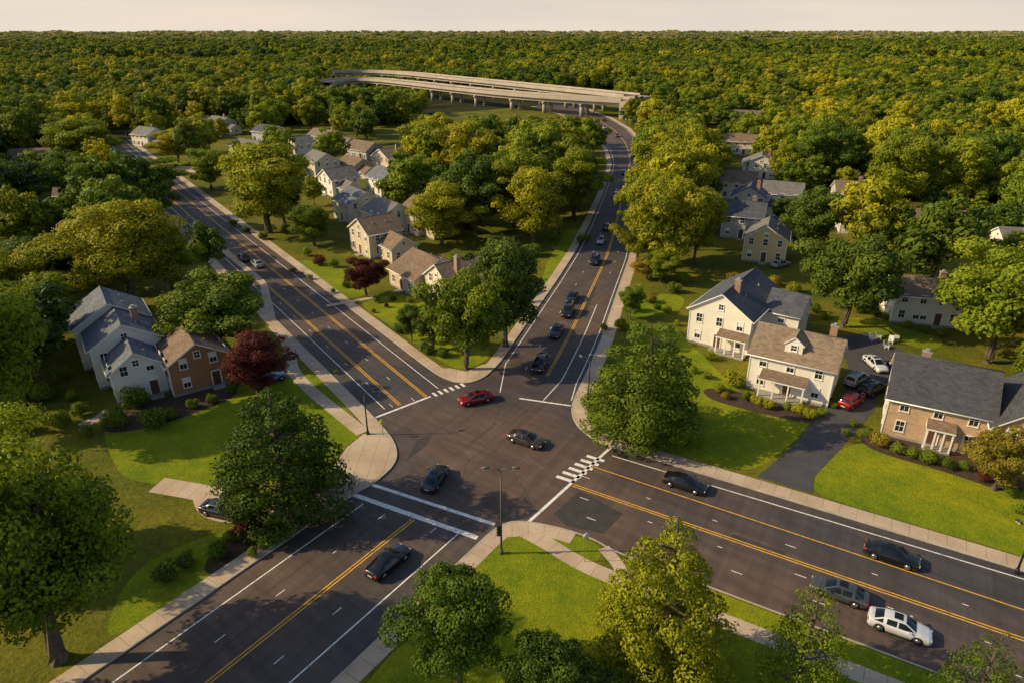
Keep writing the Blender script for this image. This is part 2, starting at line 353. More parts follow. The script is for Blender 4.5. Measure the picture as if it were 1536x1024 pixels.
# ------------------------------------------------------------------ trees
def tree_mesh(name,seed,kind,nl,ls,Hh=12.,Rr=5.,nlob=52,ce=.72,lr=1.0):
    rng=np.random.default_rng(seed); lobes=[]
    if kind=='round':
        cz=Hh*.55; rz=Hh*.43; az=rng.uniform(.72,1.15,6); az2=rng.uniform(.8,1.12,5)
        for i in range(nlob):
            z=rng.uniform(-.85,1); t=rng.uniform(0,2*math.pi); s=math.sqrt(1-z*z)**.8; fr=rng.uniform(.5,.88)
            k=az[int(t/(2*math.pi)*6)%6]*az2[int((z+1)*2.4)%5]
            if z<-.3: k*=.85
            c=np.array([math.cos(t)*s*Rr*k,math.sin(t)*s*Rr*k,z*rz*(.85+.3*rng.random())])*fr+[0,0,cz]
            lobes.append((c,rng.uniform(.6,1.5)*Rr/5*lr,rng.uniform(.55,.85)))
        for i in range(5): lobes.append((np.array([rng.uniform(-1,1),rng.uniform(-1,1),cz+rng.uniform(-1.5,1.5)]),2.0,.9))
    elif kind=='cone':
        z=1.2
        while z<Hh-.4:
            R=Rr*(1-(z-.8)/(Hh-.4))**ce*(1 if z>2.2 else .85); n=max(2,int(R*2.5)); t0=rng.uniform(0,6)
            for k in range(n):
                t=t0+2*math.pi*k/n+rng.uniform(-.35,.35); fr=rng.uniform(.5,1.0)
                lobes.append((np.array([math.cos(t)*R*fr,math.sin(t)*R*fr,z-fr*.4+rng.uniform(-.5,.5)]),.36+.19*R,.5))
            z+=.8
    elif kind=='shrub':
        for i in range(14):
            t=rng.uniform(0,6.3); r=rng.uniform(0,.7)*Rr
            lobes.append((np.array([math.cos(t)*r,math.sin(t)*r,Hh*rng.uniform(.3,.65)]),Hh*.34,.9))
    w=np.array([l[1]**2 for l in lobes]); w=w/w.sum(); cnt=(w*nl).astype(int)+1
    P=[];Nn=[];T=[]
    for (c,r,fl),n in zip(lobes,cnt):
        d=rng.normal(size=(n,3)); d[:,2]=np.where(d[:,2]<0,d[:,2]*.6,d[:,2]); d/=np.linalg.norm(d,axis=1)[:,None]
        rr=r*(.66+.38*rng.random(n)**.7); st=rng.random(n)<.1; rr=np.where(st,rr*1.3,rr); p=c+d*rr[:,None]*[1,1,fl]
        P.append(p); nn=d*1.0+rng.normal(size=(n,3))*.34+[0,0,.12]; Nn.append(nn/np.linalg.norm(nn,axis=1)[:,None])
        # tint: random per spray and leaf, darker towards each spray's underside
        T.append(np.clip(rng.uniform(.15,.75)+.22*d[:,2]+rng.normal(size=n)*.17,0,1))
    P=np.concatenate(P);Nn=np.concatenate(Nn);T=np.concatenate(T)
    ok=P[:,2]>.05; P=P[ok];Nn=Nn[ok];T=T[ok]; n=len(P)
    a=np.cross(Nn,rng.normal(size=(n,3))); a/=np.linalg.norm(a,axis=1)[:,None]; b2=np.cross(Nn,a)
    s=(ls*rng.uniform(.55,1.35,n))[:,None]
    q=np.stack([P+a*s+Nn*s*.15,P+b2*s*.62-Nn*s*.1,P-a*s*.9+Nn*s*.12,P-b2*s*.62-Nn*s*.1],1).reshape(-1,3)
    mb=MB()
    if kind!='shrub':
        top=Hh*(.62 if kind=='round' else .95); r0=.32 if kind=='round' else .26
        tp=[(0,0,-.1),(.03,.02,.5),(.1*rng.normal(),.1*rng.normal(),top*.35),(.25*rng.normal(),.25*rng.normal(),top*.7),(.1,0,top)]
        mb.tube(tp,[r0*1.5,r0*1.05,r0*.85,r0*.55,r0*.2],8,1)
        for l in lobes[::3]:
            c=l[0]; z0=max(Hh*.16,min(c[2]-1.6,top*.85)); z0=z0 if kind=='round' else max(.8,c[2]-.4)
            mb.tube([(0,0,z0),(c[0]*.45,c[1]*.45,z0+(c[2]-z0)*.6),tuple(c)],[r0*.42,r0*.26,.04],5,1,False)
    nv=len(mb.v); me=bpy.data.meshes.new(name)
    verts=mb.v+[tuple(x) for x in q.tolist()]
    faces=mb.f+[(nv+4*i,nv+4*i+1,nv+4*i+2,nv+4*i+3) for i in range(n)]
    me.from_pydata(verts,[],faces)
    me.materials.append(LM['green']); me.materials.append(M['bark'])
    mi=np.array([1]*len(mb.f)+[0]*n,dtype=np.int32); me.polygons.foreach_set('material_index',mi)
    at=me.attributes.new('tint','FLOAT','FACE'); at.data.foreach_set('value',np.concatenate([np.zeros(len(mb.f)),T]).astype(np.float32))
    return me
PR={'oak':[tree_mesh('oak_foliage_%d'%i,10+i,'round',20000,.18) for i in range(4)],
    'big':[tree_mesh('maple_foliage_%d'%i,20+i,'round',40000,.115,nlob=92,lr=.8) for i in range(2)],
    'cone':[tree_mesh('pine_foliage_%d'%i,30+i,'cone',30000,.125,ce=.55) for i in range(2)],
    'spruce':[tree_mesh('spruce_foliage',35,'cone',32000,.115,ce=.74)],
    'thin':[tree_mesh('young_foliage_%d'%i,40+i,'cone',10000,.12) for i in range(2)],
    'shrub':[tree_mesh('shrub_foliage_%d'%i,50+i,'shrub',1800,.10,1.6,1.0) for i in range(3)]}
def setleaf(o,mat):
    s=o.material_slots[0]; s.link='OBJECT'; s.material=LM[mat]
tree_pos=[]
def tree(name,proto,leaf,u,vb,vt,wpx):
    x,y=G(u,vb); h=HT(u,vb,vt); dep=y*CS+(CH-h*.5)*SN; w=wpx*dep/FP
    o=mkobj(name,random.choice(PR[proto]),None,(x,y,.1),random.uniform(0,6.28),(w/9.6,w/9.6,h/11.9)); setleaf(o,leaf)
    tree_pos.append((x,y,w/2)); return o
for a in [('maple_tree','big','green',90,990,628,355),('pine_tree','cone','dark',432,768,573,195),('oak_tree','cone','dark',963,655,478,178),
  ('spruce_tree','spruce','yg',985,1020,762,225),('maple_tree','big','dark',688,1035,838,190),('young_tree','thin','green',1190,1045,865,145),
  ('young_tree','thin','green',1445,1095,945,145),('maple_tree','big','dark',825,1105,965,190),('oak_tree','big','yg',200,462,285,225),
  ('oak_tree','oak','green',335,525,405,178),('oak_tree','oak','green',15,650,400,190),('oak_tree','oak','yg',403,350,207,150),
  ('burgundy_maple_tree','oak','red',388,592,495,100),('burgundy_maple_tree','oak','red',550,447,383,64),('burgundy_maple_tree','oak','red',372,805,756,60),
  ('oak_tree','oak','dark',758,520,350,130),('oak_tree','oak','green',700,555,388,125),('oak_tree','oak','dark',650,525,452,60),('oak_tree','oak','dark',618,512,455,45),
  ('oak_tree','oak','dark',1265,492,337,148),('oak_tree','oak','green',1480,545,350,190),('oak_tree','oak','green',1510,430,345,120),
  ('oak_tree','oak','dark',1213,388,273,98),('oak_tree','oak','yg',1345,318,195,110),('oak_tree','oak','yg',1430,320,200,110),
  ('oak_tree','oak','yg',662,368,268,112),('oak_tree','oak','green',225,292,235,105),('oak_tree','oak','green',130,262,172,105),
  ('oak_tree','oak','dark',25,335,228,120),('oak_tree','oak','green',105,300,220,90),('oak_tree','oak','yg',268,245,190,75),('oak_tree','oak','green',318,285,215,70),
  ('oak_tree','oak','green',472,370,305,72),('oak_tree','oak','ochre',1490,735,640,105),('oak_tree','oak','dark',40,440,355,130),
  ('oak_tree','oak','yg',800,370,245,110),('oak_tree','oak','green',1540,640,490,90),('oak_tree','oak','green',630,320,225,80),
  ('oak_tree','oak','yg',1000,410,255,130),('oak_tree','oak','green',970,365,245,95),('oak_tree','oak','yg',1040,400,275,80),('oak_tree','oak','green',990,425,375,60),
  ('oak_tree','oak','yg',985,330,190,110),('oak_tree','oak','yg',1030,340,195,95),('oak_tree','oak','green',985,290,165,90),('oak_tree','oak','yg',1020,300,160,90),
  ('oak_tree','oak','yg',955,398,300,70),('oak_tree','oak','dark',945,480,425,45),('oak_tree','oak','green',770,345,210,110),('oak_tree','oak','dark',715,352,215,110),
  ('oak_tree','oak','green',860,325,215,90),('oak_tree','oak','ochre',970,420,385,50),('oak_tree','oak','dark',110,420,350,60),
  ('oak_tree','oak','green',75,520,400,120),('oak_tree','oak','dark',-40,580,380,160),('oak_tree','oak','green',20,480,370,130),('oak_tree','oak','green',260,440,330,90),
  ('oak_tree','oak','yg',1500,460,380,110),('oak_tree','oak','dark',1225,290,175,80),('oak_tree','oak','yg',700,290,175,100),('oak_tree','oak','yg',645,270,172,90),
  ('oak_tree','oak','green',820,300,178,100),('oak_tree','oak','dark',20,560,440,110),('oak_tree','oak','dark',1170,345,290,45),
  ('oak_tree','oak','green',-150,1130,860,330),('oak_tree','oak','dark',-60,860,640,220)]: tree(*a)
def shrub(u,v,w,leaf='green',h=None):
    x,y=G(u,v); s=w/2.2; o=mkobj('shrub',random.choice(PR['shrub']),None,(x,y,.1),random.uniform(0,6),(s,s,(h or w*.8)/1.6)); setleaf(o,leaf)
for s in [(178,640,3.6),(235,640,3.6),(205,612,4.0),(255,628,2),(290,612,1.8),(320,605,1.8),(350,590,2.2),(60,632,3,),(90,640,3),(30,650,3),(120,625,2.5),
  (327,835,2.2,'dark'),(345,812,1.6),(380,835,1.3),(395,822,1.3),(410,812,1.3),(424,803,1.2),(1100,578,3.2,'yg'),(1078,588,1.8),(1120,600,1.6),(1135,607,1.8,'yg'),(1153,613,1.8,'yg'),
  (1180,615,1.5),(1197,620,2,'yg'),(1214,628,2.,'yg'),(1232,622,1.3),(1040,560,1.6),(1060,568,1.5),(1088,598,1.4,'ochre'),(1065,540,2.),(1300,655,1.6,'dark'),(1318,668,2.4,'ochre'),(1345,680,1.8),
  (1368,686,1.7),(1392,694,2.2),(1420,702,1.8,'dark'),(1445,705,1.6),(1475,722,1.4,'red'),(1505,727,1.5,'red'),(1515,745,1.6),(565,455,1.6),(590,452,1.5,'dark'),(615,455,1.5),(480,398,3,'red'),(500,402,2.5),
  (520,432,2),(545,405,2.4),(460,385,2.5),(430,350,3),(905,495,1.6,),(930,495,2.6),(950,468,3,'dark'),(955,445,3),(975,455,2.4,'ochre'),(1010,440,3,'dark'),(945,500,2),(1025,425,3),(600,500,2.2,'dark'),(640,530,2.5,'dark'),(665,535,2,'dark'),
  (1330,480,1.6),(1360,492,1.7),(1385,500,1.7),(1410,505,2),(1160,430,3,'ochre'),(1130,425,3),(1100,425,3,'ochre'),(1190,440,3),(700,345,3,'red'),(740,375,4),(800,385,4,'dark'),(730,395,3.5,'red'),(870,365,2.5),(830,360,2.5),
  (75,600,2.5),(110,600,2),(1240,600,1.8),(1250,612,1.2),(505,560,0.8),(1525,770,1.5),(130,655,2.2),(95,570,3),(60,600,3.4),(30,610,3),(280,850,2,'dark'),(250,870,2.4,'dark'),(1280,640,1.3),(1268,652,1.1),
  (720,410,3),(700,400,3,'dark'),(755,400,3),(780,400,2.5,'ochre'),(560,470,1),(680,395,2.5),(440,410,1.6),(465,420,1.4),(395,360,2.5),(350,340,2.5),(370,350,2.2,'dark'),
  (1290,470,2.2),(1315,475,1.5,'dark'),(1235,480,2),(1220,470,2.4,'dark'),(1000,470,1.8),(985,465,1.6,'dark'),(1015,490,1.4),(500,440,1.2),(580,462,1.1,'red'),(640,470,1.4),(665,480,1.2,'yg'),(880,360,2)]: shrub(*s)
poly('flower_bed',closed_smooth(PL([(1052,580),(1120,590),(1235,612),(1240,628),(1210,638),(1060,600)])),.1335,M['mulch'])
poly('flower_bed',closed_smooth(PL([(1285,650),(1320,645),(1440,680),(1536,715),(1536,750),(1430,712),(1300,675)])),.1335,M['mulch'])
poly('flower_bed',closed_smooth(PL([(145,655),(170,610),(350,575),(360,595),(240,640)])),.1335,M['mulch'])
poly('flower_bed',closed_smooth(PL([(300,860),(330,805),(420,795),(440,800),(385,838),(330,862)])),.134,M['mulch'])
# ------------------------------------------------------------------ houses
def siding(name,c):
    m,nt,b=newmat(name); uv=nt.nodes.new('ShaderNodeUVMap'); w=nt.nodes.new('ShaderNodeTexWave'); w.bands_direction='Y'; w.wave_profile='SAW'; w.inputs['Scale'].default_value=1.6
    nt.links.new(uv.outputs[0],w.inputs['Vector']); f=noise(nt,.8,4)
    col=mixc(nt,1,c,ramp(nt,w.outputs['Fac'],[(0,(.72,.72,.72)),(.2,(1,1,1))]),'MULTIPLY')
    col=mixc(nt,.4,col,ramp(nt,f,[(.3,(.75,.75,.75)),(.7,(1,1,1))]),'MULTIPLY')
    nt.links.new(col,b.inputs['Base Color']); b.inputs['Roughness'].default_value=.7; return m
def brickm(name,c1,c2,mo,sx=.45,sy=.16,mort=.015,rough=.85):
    m,nt,b=newmat(name); uv=nt.nodes.new('ShaderNodeUVMap'); br=nt.nodes.new('ShaderNodeTexBrick')
    br.inputs['Scale'].default_value=1; br.inputs['Brick Width'].default_value=sx; br.inputs['Row Height'].default_value=sy; br.inputs['Mortar Size'].default_value=mort
    br.inputs['Color1'].default_value=(*c1,1); br.inputs['Color2'].default_value=(*c2,1); br.inputs['Mortar'].default_value=(*mo,1)
    nt.links.new(uv.outputs[0],br.inputs['Vector']); f=noise(nt,.5,5,.65)
    col=mixc(nt,.6,br.outputs['Color'],ramp(nt,f,[(.3,(.6,.6,.6)),(.7,(1.15,1.15,1.15))]),'MULTIPLY')
    nt.links.new(col,b.inputs['Base Color']); b.inputs['Roughness'].default_value=rough; bump(nt,b,br.outputs['Fac'],.3,.02); return m
WM={'white':siding('siding_white',(.82,.76,.67)),'cream':siding('siding_cream',(.72,.62,.46)),'tan':siding('siding_tan',(.62,.50,.36)),'grey':siding('siding_grey',(.44,.43,.42)),
    'yellow':siding('siding_yellow',(.70,.54,.24)),'wood':siding('siding_wood',(.40,.19,.08)),'brick':brickm('brick_tan',(.58,.37,.21),(.44,.27,.15),(.53,.43,.33))}
def shing(n,c): return brickm('shingles_'+n,tuple(x*1.2 for x in c),tuple(x*.75 for x in c),tuple(x*.4 for x in c),.5,.28,.02,.9)
RM={'slate':shing('slate',(.09,.095,.115)),'blue':shing('bluegrey',(.155,.17,.20)),'brown':shing('brown',(.23,.155,.10)),'tan':shing('tan',(.28,.20,.135)),'grey':shing('grey',(.20,.19,.18)),'black':shing('charcoal',(.07,.07,.08))}
M['trim']=plain('white_trim',(.80,.77,.72),.5); M['glass']=plain('window_glass',(.02,.025,.03),.06); M['door']=plain('painted_door',(.12,.05,.035),.45)
M['chim']=brickm('chimney_brick',(.42,.20,.12),(.30,.14,.08),(.35,.3,.26),.22,.08,.01)
M['found']=noisy('foundation',(.25,.23,.21),(.35,.33,.3),2)
house_c=[]
def house(name,u,v,ang,vols,wall,roof,chim=None,porch=None):
    x,y=G(u,v); a=math.radians(ang); E=empty(name,(x,y,.12),a)
    wl=MB();rf=MB();wn=MB();dr=MB()
    for vi,vo in enumerate(vols):
        ox,oy,w,d,h,rh,ax=vo[:7]; z0=vo[7] if len(vo)>7 else 0
        if ax=='y': P=lambda aa,bb,z:(ox+aa,oy+bb,z); W,Dd=w,d
        else: P=lambda aa,bb,z:(ox+bb,oy+aa,z); W,Dd=d,w
        zt=z0+h
        if z0==0: wl.box(ox-.04-.003*vi,ox+w+.04+.003*vi,oy-.04-.003*vi,oy+d+.04+.003*vi,-.3,.35+.004*vi,1)
        pv=[P(0,0,z0),P(W,0,z0),P(W,0,zt),P(W/2,0,zt+rh),P(0,0,zt),P(0,Dd,z0),P(W,Dd,z0),P(W,Dd,zt),P(W/2,Dd,zt+rh),P(0,Dd,zt)]
        wl.add(pv,[(0,1,2,3,4),(5,9,8,7,6),(0,4,9,5),(1,6,7,2)],0)
        sl=rh/(W/2); ov=.45 if z0==0 else .2; e=.4 if z0==0 else .15; t=.2
        cs=[(-ov,zt-ov*sl),(W/2,zt+rh),(W+ov,zt-ov*sl),(W+ov,zt-ov*sl+t),(W/2,zt+rh+t),(-ov,zt-ov*sl+t)]
        A=[P(c[0],-e,c[1]) for c in cs];B=[P(c[0],Dd+e,c[1]) for c in cs]
        fs=[(0,1,4,5),(1,2,3,4),(6,11,10,7),(7,10,9,8),(5,4,10,11),(4,3,9,10),(0,6,7,1),(1,7,8,2),(0,5,11,6),(2,8,9,3)]
        rf.add(A+B,fs,[1,1,1,1,0,0,1,1,1,1])
        rr=[P(W/2,-e-.01,zt+rh+t),P(W/2,Dd+e+.01,zt+rh+t)]
        rf.tube([(p[0],p[1],p[2]-.02) for p in rr],[.09,.09],6,0)
        if z0==0 and W>5:
            for k in range(2):
                q=P(W*.72,Dd*(.3+.4*k),0); zz=zt+rh*(1-.44)+t; rf.box(q[0]-.1,q[0]+.1,q[1]-.1,q[1]+.1,zz-.15,zz+.3,2)
            for gx in (-ov-.05,W+ov+.05):
                rf.tube([P(gx,-e,zt-ov*sl+t-.08),P(gx,Dd+e,zt-ov*sl+t-.08)],[.07,.07],6,1)
        st=2 if h>4.4 else 1
        def wb(face,s0,s1,za,zb,t0,t1,mb_,mi):
            if face=='f': mb_.box(ox+s0,ox+s1,oy-t1,oy-t0,za,zb,mi)
            if face=='b': mb_.box(ox+s0,ox+s1,oy+d+t0,oy+d+t1,za,zb,mi)
            if face=='l': mb_.box(ox-t1,ox-t0,oy+s0,oy+s1,za,zb,mi)
            if face=='r': mb_.box(ox+w+t0,ox+w+t1,oy+s0,oy+s1,za,zb,mi)
        def win(face,s,zc,ww=.85,hh=1.3):
            a0,a1,b0,b1=s-ww/2,s+ww/2,zc-hh/2,zc+hh/2
            wb(face,a0,a1,b0,b1,.0,.02,wn,1)
            wb(face,a0-.11,a0,b0-.11,b1+.11,.0,.09,wn,0); wb(face,a1,a1+.11,b0-.11,b1+.11,.0,.09,wn,0)
            wb(face,a0,a1,b1,b1+.11,.0,.085,wn,0); wb(face,a0-.15,a1+.15,b0-.2,b0-.111,.0,.13,wn,0)
            wb(face,a0,a1,zc-.03,zc+.03,.02,.06,wn,0); wb(face,s-.02,s+.02,b0,zc-.03,.02,.05,wn,0); wb(face,s-.02,s+.02,zc+.03,b1,.02,.05,wn,0)
            if (st==2 and random.random()<.4):
                wb(face,a0+.01,a1-.01,zc+.04,b1-.01,.02,.024,wn,0)
        if z0>0:
            win('f',w/2,z0+h*.6,.7,.7); continue
        for face,L in (('f',w),('b',w),('l',d),('r',d)):
            n=max(1,int(L/2.7))
            for s_ in range(st):
                zc=1.75+s_*2.75
                for k in range(n):
                    s=L*(k+.5)/n
                    if face=='f' and vi==0 and s_==0 and k==n//2:
                        wb(face,s-.5,s+.5,.3,2.35,.0,.05,dr,0); wb(face,s-.66,s-.5,.3,2.5,.0,.09,dr,1); wb(face,s+.5,s+.66,.3,2.5,.0,.09,dr,1); wb(face,s-.5,s+.5,2.35,2.5,.0,.09,dr,1)
                        wb(face,s-.8,s+.8,-.1,.2,.05,1.2,dr,2); continue
                    if s_==0 and k%2==1 and n>2: 
                        win(face,s-.55,zc); win(face,s+.55,zc,); continue
                    win(face,s,zc)
            if (face in 'fb')==(ax=='y') and rh>1.8: win(face,L/2,zt+rh*.35,.7,.8)
        for cx,cy in ((ox,oy),(ox+w,oy),(ox,oy+d),(ox+w,oy+d)):
            wl.box(cx-.07,cx+.07,cy-.07,cy+.07,.37,zt-.12,2)
        house_c.append((x+math.cos(a)*(ox+w/2)-math.sin(a)*(oy+d/2),y+math.sin(a)*(ox+w/2)+math.cos(a)*(oy+d/2),max(w,d)/2))
    wl.obj('walls',[WM[wall],M['found'],M['trim']],E); rf.obj('roof',[RM[roof],M['trim'],M['found']],E); wn.obj('windows',[M['trim'],M['glass']],E)
    if dr.v: dr.obj('door',[M['door'],M['trim'],M['found']],E)
    if chim:
        c=MB(); cx,cy,z1,z2=chim; c.box(cx-.45,cx+.45,cy-.35,cy+.35,z1,z2,0); c.box(cx-.52,cx+.52,cy-.42,cy+.42,z2+.002,z2+.15,1); c.box(cx-.2,cx+.2,cy-.2,cy+.2,z2+.152,z2+.45,1); c.obj('chimney',[M['chim'],M['found']],E)
    if porch:
        px,pw,pd,ph=porch; c=MB(); y0=vols[0][1]
        c.add([(px-.2,y0-pd-.2,ph),(px+pw+.2,y0-pd-.2,ph),(px+pw+.2,y0-.02,ph+.7),(px-.2,y0-.02,ph+.7),(px-.2,y0-pd-.2,ph-.18),(px+pw+.2,y0-pd-.2,ph-.18),(px+pw+.2,y0-.02,ph-.18),(px-.2,y0-.02,ph-.18)],
              [(0,1,2,3),(4,7,6,5),(0,4,5,1),(1,5,6,2),(0,3,7,4)],[0,1,1,1,1])
        for k in range(4):
            q=px+pw*k/3; c.box(q-.09,q+.09,y0-pd-.09,y0-pd+.09,.25,ph-.18,1)
        c.box(px-.1,px+pw+.1,y0-pd-.15,y0-.06,-.1,.25,2)
        c.obj('porch',[RM['brown'],M['trim'],M['found']],E)
    return E
house('white_house',1118,582,-32,[(0,0,10.5,8,5.4,2.7,'x'),(4.0,.9,2.2,3,1.2,.9,'y',6.2)],'white','tan',(9,5.5,6,9.2),(2,5.5,1.8,2.9))
house('white_gable_house',1030,513,-36,[(0,0,9.5,15,5.8,3.1,'y'),(9.5,7,5,6,5.4,2.4,'x')],'white','slate',(5.6,4,7,10.2),(5.2,4.2,1.6,2.9))
house('brick_house',1320,652,-29,[(0,0,10.5,10,5.2,3.6,'x'),(10.5,-1.2,7,10.5,4.9,3.0,'y')],'brick','black',(3,6,7,9.3),(4.5,2.6,1.2,2.9))
house('grey_townhouse',178,608,35,[(0,0,6.2,6,4.5,2.2,'y'),(-1.4,6,8.6,7.5,6.0,2.6,'y'),(-2.5,13.5,9.5,8,6.6,2.8,'y')],'white','blue',(5,9,7,9.6))
house('wooden_house',262,597,36,[(0,0,7.6,8.5,4.6,2.3,'y')],'wood','brown',(6,6,5,8.2))
house('tan_house',528,376,-52,[(0,0,9,8,5.4,2.6,'y'),(9,2,6,6,3.4,2,'x')],'tan','brown')
house('brown_roof_house',586,428,-52,[(0,0,9,11,3.4,2.8,'x')],'tan','brown')
house('white_cottage',640,447,-52,[(0,0,7.5,9,4.6,2.6,'y')],'cream','tan',(6,3,4,8.6))
GH=[(480,290,-50,9,9,5,2.6,'y','white','grey'),(502,328,-50,9,10,5,2.6,'x','cream','blue'),(545,342,-50,10,9,4.5,2.6,'x','white','grey'),(505,262,-45,10,9,3.4,2.4,'x','tan','brown'),
 (425,235,-40,11,9,4.8,2.6,'y','white','grey'),(520,238,-40,12,9,3.8,2.6,'x','grey','brown'),(345,232,-35,14,9,3.4,2.2,'x','white','grey'),(275,205,-35,13,9,5,2.6,'y','white','grey'),
 (200,220,-30,11,9,5,2.6,'x','white','grey'),(462,218,-30,14,9,4,2.2,'x','cream','tan'),(600,345,-52,9,9,5,2.8,'x','tan','brown'),(550,290,-50,9,9,5,2.6,'x','white','blue'),(455,262,-50,10,9,5,2.6,'x','cream','grey'),
 (560,255,-50,11,9,5,2.6,'y','tan','brown'),(310,200,-35,12,9,5,2.4,'x','cream','grey'),(380,215,-35,13,9,5,2.4,'x','grey','slate'),
 (1112,392,-22,8.5,9,5.2,2.6,'y','yellow','grey'),(1080,357,-22,9,9,5.4,2.6,'x','grey','slate'),(1092,325,-22,9,9,5,2.6,'y','cream','slate'),(1078,300,-22,9,9,5,2.6,'x','cream','brown'),
 (1112,268,-20,11,9,5,2.6,'y','white','grey'),(1085,232,-20,12,9,5,2.4,'x','cream','brown'),(1140,318,-20,10,9,5,2.4,'x','white','grey'),(1335,485,-15,11,9,5,1.8,'x','white','brown'),(1308,368,-10,20,9,5,2.6,'x','tan','brown'),
 (1258,352,-15,9,9,4.8,2.6,'x','cream','grey'),(1250,318,-15,9,9,5,2.4,'x','grey','brown'),(1272,270,-15,12,9,5,2.4,'y','tan','brown'),
 (0,352,28,11,9,3.6,2.4,'x','white','grey'),(85,312,20,11,8,3.2,2,'x','tan','tan'),(15,250,20,13,9,3.2,2,'x','grey','brown'),
 (62,210,20,14,9,4,2,'x','white','brown'),(1095,190,-15,14,9,5,2.5,'x','cream','brown'),(1500,400,-10,11,9,4.5,2.5,'x','white','grey')]
for (u,v,a,w,d,h,rh,ax,wc,rc) in GH:
    vs=[(0,0,w,d,h,rh,ax)]
    if random.random()<.6: vs.append((w,1.5,w*.5,d*.6,h*.62,rh*.6,'x'))
    house({'yellow':'yellow_house','grey':'grey_house','tan':'tan_house','cream':'cream_house','white':'white_house'}[wc],u,v,a,vs,wc,rc,(w*.7,d*.6,h,h+rh+1) if random.random()<.5 else None)
# ------------------------------------------------------------------ cars
def paint(n,c): return plain('car_paint_'+n,c,.25,.3,**{'Coat Weight':.8,'Coat Roughness':.05})
CP={'black':paint('black',(.012,.012,.014)),'navy':paint('navy',(.018,.025,.045)),'grey':paint('grey',(.07,.075,.08)),'red':paint('red',(.28,.012,.012)),'white':paint('white',(.78,.78,.77)),'bronze':paint('bronze',(.06,.045,.035)),'silver':paint('silver',(.35,.36,.37)),'blue':paint('blue',(.03,.08,.22))}
M['cglass']=plain('car_glass',(.008,.01,.012),.04); M['tyre']=plain('tyre_rubber',(.015,.015,.015),.8); M['rim']=plain('alloy_rim',(.45,.45,.46),.3,.9)
M['ctrim']=plain('black_trim',(.012,.012,.012),.5); M['tail']=plain('tail_light',(.6,.01,.01),.2); M['head']=plain('head_light',(.75,.75,.72),.1); M['plate']=plain('number_plate',(.6,.6,.55),.5)
def build_car(kind):
    b=MB(); xs=np.linspace(-2.35,2.35,70)
    suv=kind=='suv'; dz=.16 if suv else 0
    ztop=lambda x:float(np.interp(x,[-2.35,-2.25,-1.7,-1.,.9,1.5,2.1,2.3,2.35],[.72,.95,1.0,.98,.97,.9,.78,.66,.58]))+dz
    wid=lambda x:float(np.interp(x,[-2.35,-2.2,-1.7,-.9,.9,1.7,2.15,2.32,2.35],[.72,.84,.91,.92,.92,.91,.84,.72,.64]))
    def zb(x):
        z=float(np.interp(x,[-2.35,-2.1,2.1,2.35],[.34,.2,.2,.3]))+dz*.4
        for xw in (-1.38,1.38):
            if abs(x-xw)<.40: z=max(z,.33+math.sqrt(.16-(x-xw)**2))
        return z
    vs=[]
    for x in xs:
        w=wid(x);z0=zb(x);z1=ztop(x); md=z0+(z1-z0)*.55
        half=[(0,z0+.02),(w*.9,z0),(w*.985,z0+.04),(w,md),(w*.965,z1-.09),(w*.87,z1-.01),(w*.45,z1+.025),(0,z1+.035)]
        ring=half+[(-a,c) for a,c in half[-2:0:-1]]
        vs+=[(x,a,c) for a,c in ring]
    n=14; fs=[(i*n+k,i*n+(k+1)%n,(i+1)*n+(k+1)%n,(i+1)*n+k) for i in range(len(xs)-1) for k in range(n)]
    fs+=[tuple(range(n))[::-1],tuple(range((len(xs)-1)*n,len(xs)*n))]
    b.add(vs,fs,0,True)
    for s in (-1,1):
        b.box(-2.345,-2.24,s*.45,s*.76,.68+dz,.83+dz,2); b.box(2.2,2.33,s*.42,s*.70,.56+dz,.66+dz,3)
        b.box(.62,.82,s*.93,s*1.08,.96+dz,1.07+dz,0); b.box(-.95,.95,s*.90,s*.932,.2+dz*.4,.3+dz*.4,1)
    b.box(-2.37,-2.3,-.26,.26,.52,.64,4); b.box(2.30,2.37,-.5,.5,.36,.5,1); b.box(-2.37,-2.2,-.7,.7,.28,.36,1)
    body=b.mesh('car_body_'+kind,[CP['black'],M['ctrim'],M['tail'],M['head'],M['plate']],False)
    if suv: st=[(-2.15,1.14,.78),(-1.95,1.55,.66),(-1.7,1.66,.66),(-.45,1.71,.67),(-.35,1.71,.67),(.35,1.68,.66),(.45,1.66,.66),(1.15,1.12,.77)]
    else: st=[(-1.9,.99,.76),(-1.25,1.33,.64),(-1.0,1.40,.62),(-.25,1.45,.62),(-.15,1.45,.62),(.25,1.43,.62),(.35,1.41,.62),(1.15,.97,.76)]
    gv=[]; gb=ztop(0)-.03
    for i,(x,z,w) in enumerate(st):
        zbse=min(gb,z-.01)
        gv+=[(x,-.83,zbse),(x,-w,z-.05),(x,-w*.8,z),(x,0,z+.03),(x,w*.8,z),(x,w,z-.05),(x,.83,zbse)]
    gf=[];gm=[]
    for i in range(len(st)-1):
        for k in range(6):
            gf.append((i*7+k,(i+1)*7+k,(i+1)*7+k+1,i*7+k+1))
            side=k in (0,5); end=i in (0,len(st)-2)
            if side: gm.append(0 if i in (1,3) else 1)
            elif end and k in (2,3): gm.append(1)
            else: gm.append(0)
    gl=MB(); gl.add(gv,gf,gm,True); 
    if not suv: gl.box(-.55,.1,-.38,.38,1.47,1.485,1)
    cab=gl.mesh('car_cabin_'+kind,[CP['black'],M['cglass']],False)
    w=MB()
    for x in (-1.38,1.38):
        for s in (-1,1):
            w.cyl((x,s*.79,.335),(0,1,0),.335,.23,24,0); w.cyl((x,s*.895,.335),(0,1,0),.22,.03,16,1)
            for k in range(5):
                t=2*math.pi*k/5+.3; w.cyl((x+.14*math.cos(t),s*.912,.335+.14*math.sin(t)),(0,1,0),.045,.01,6,0)
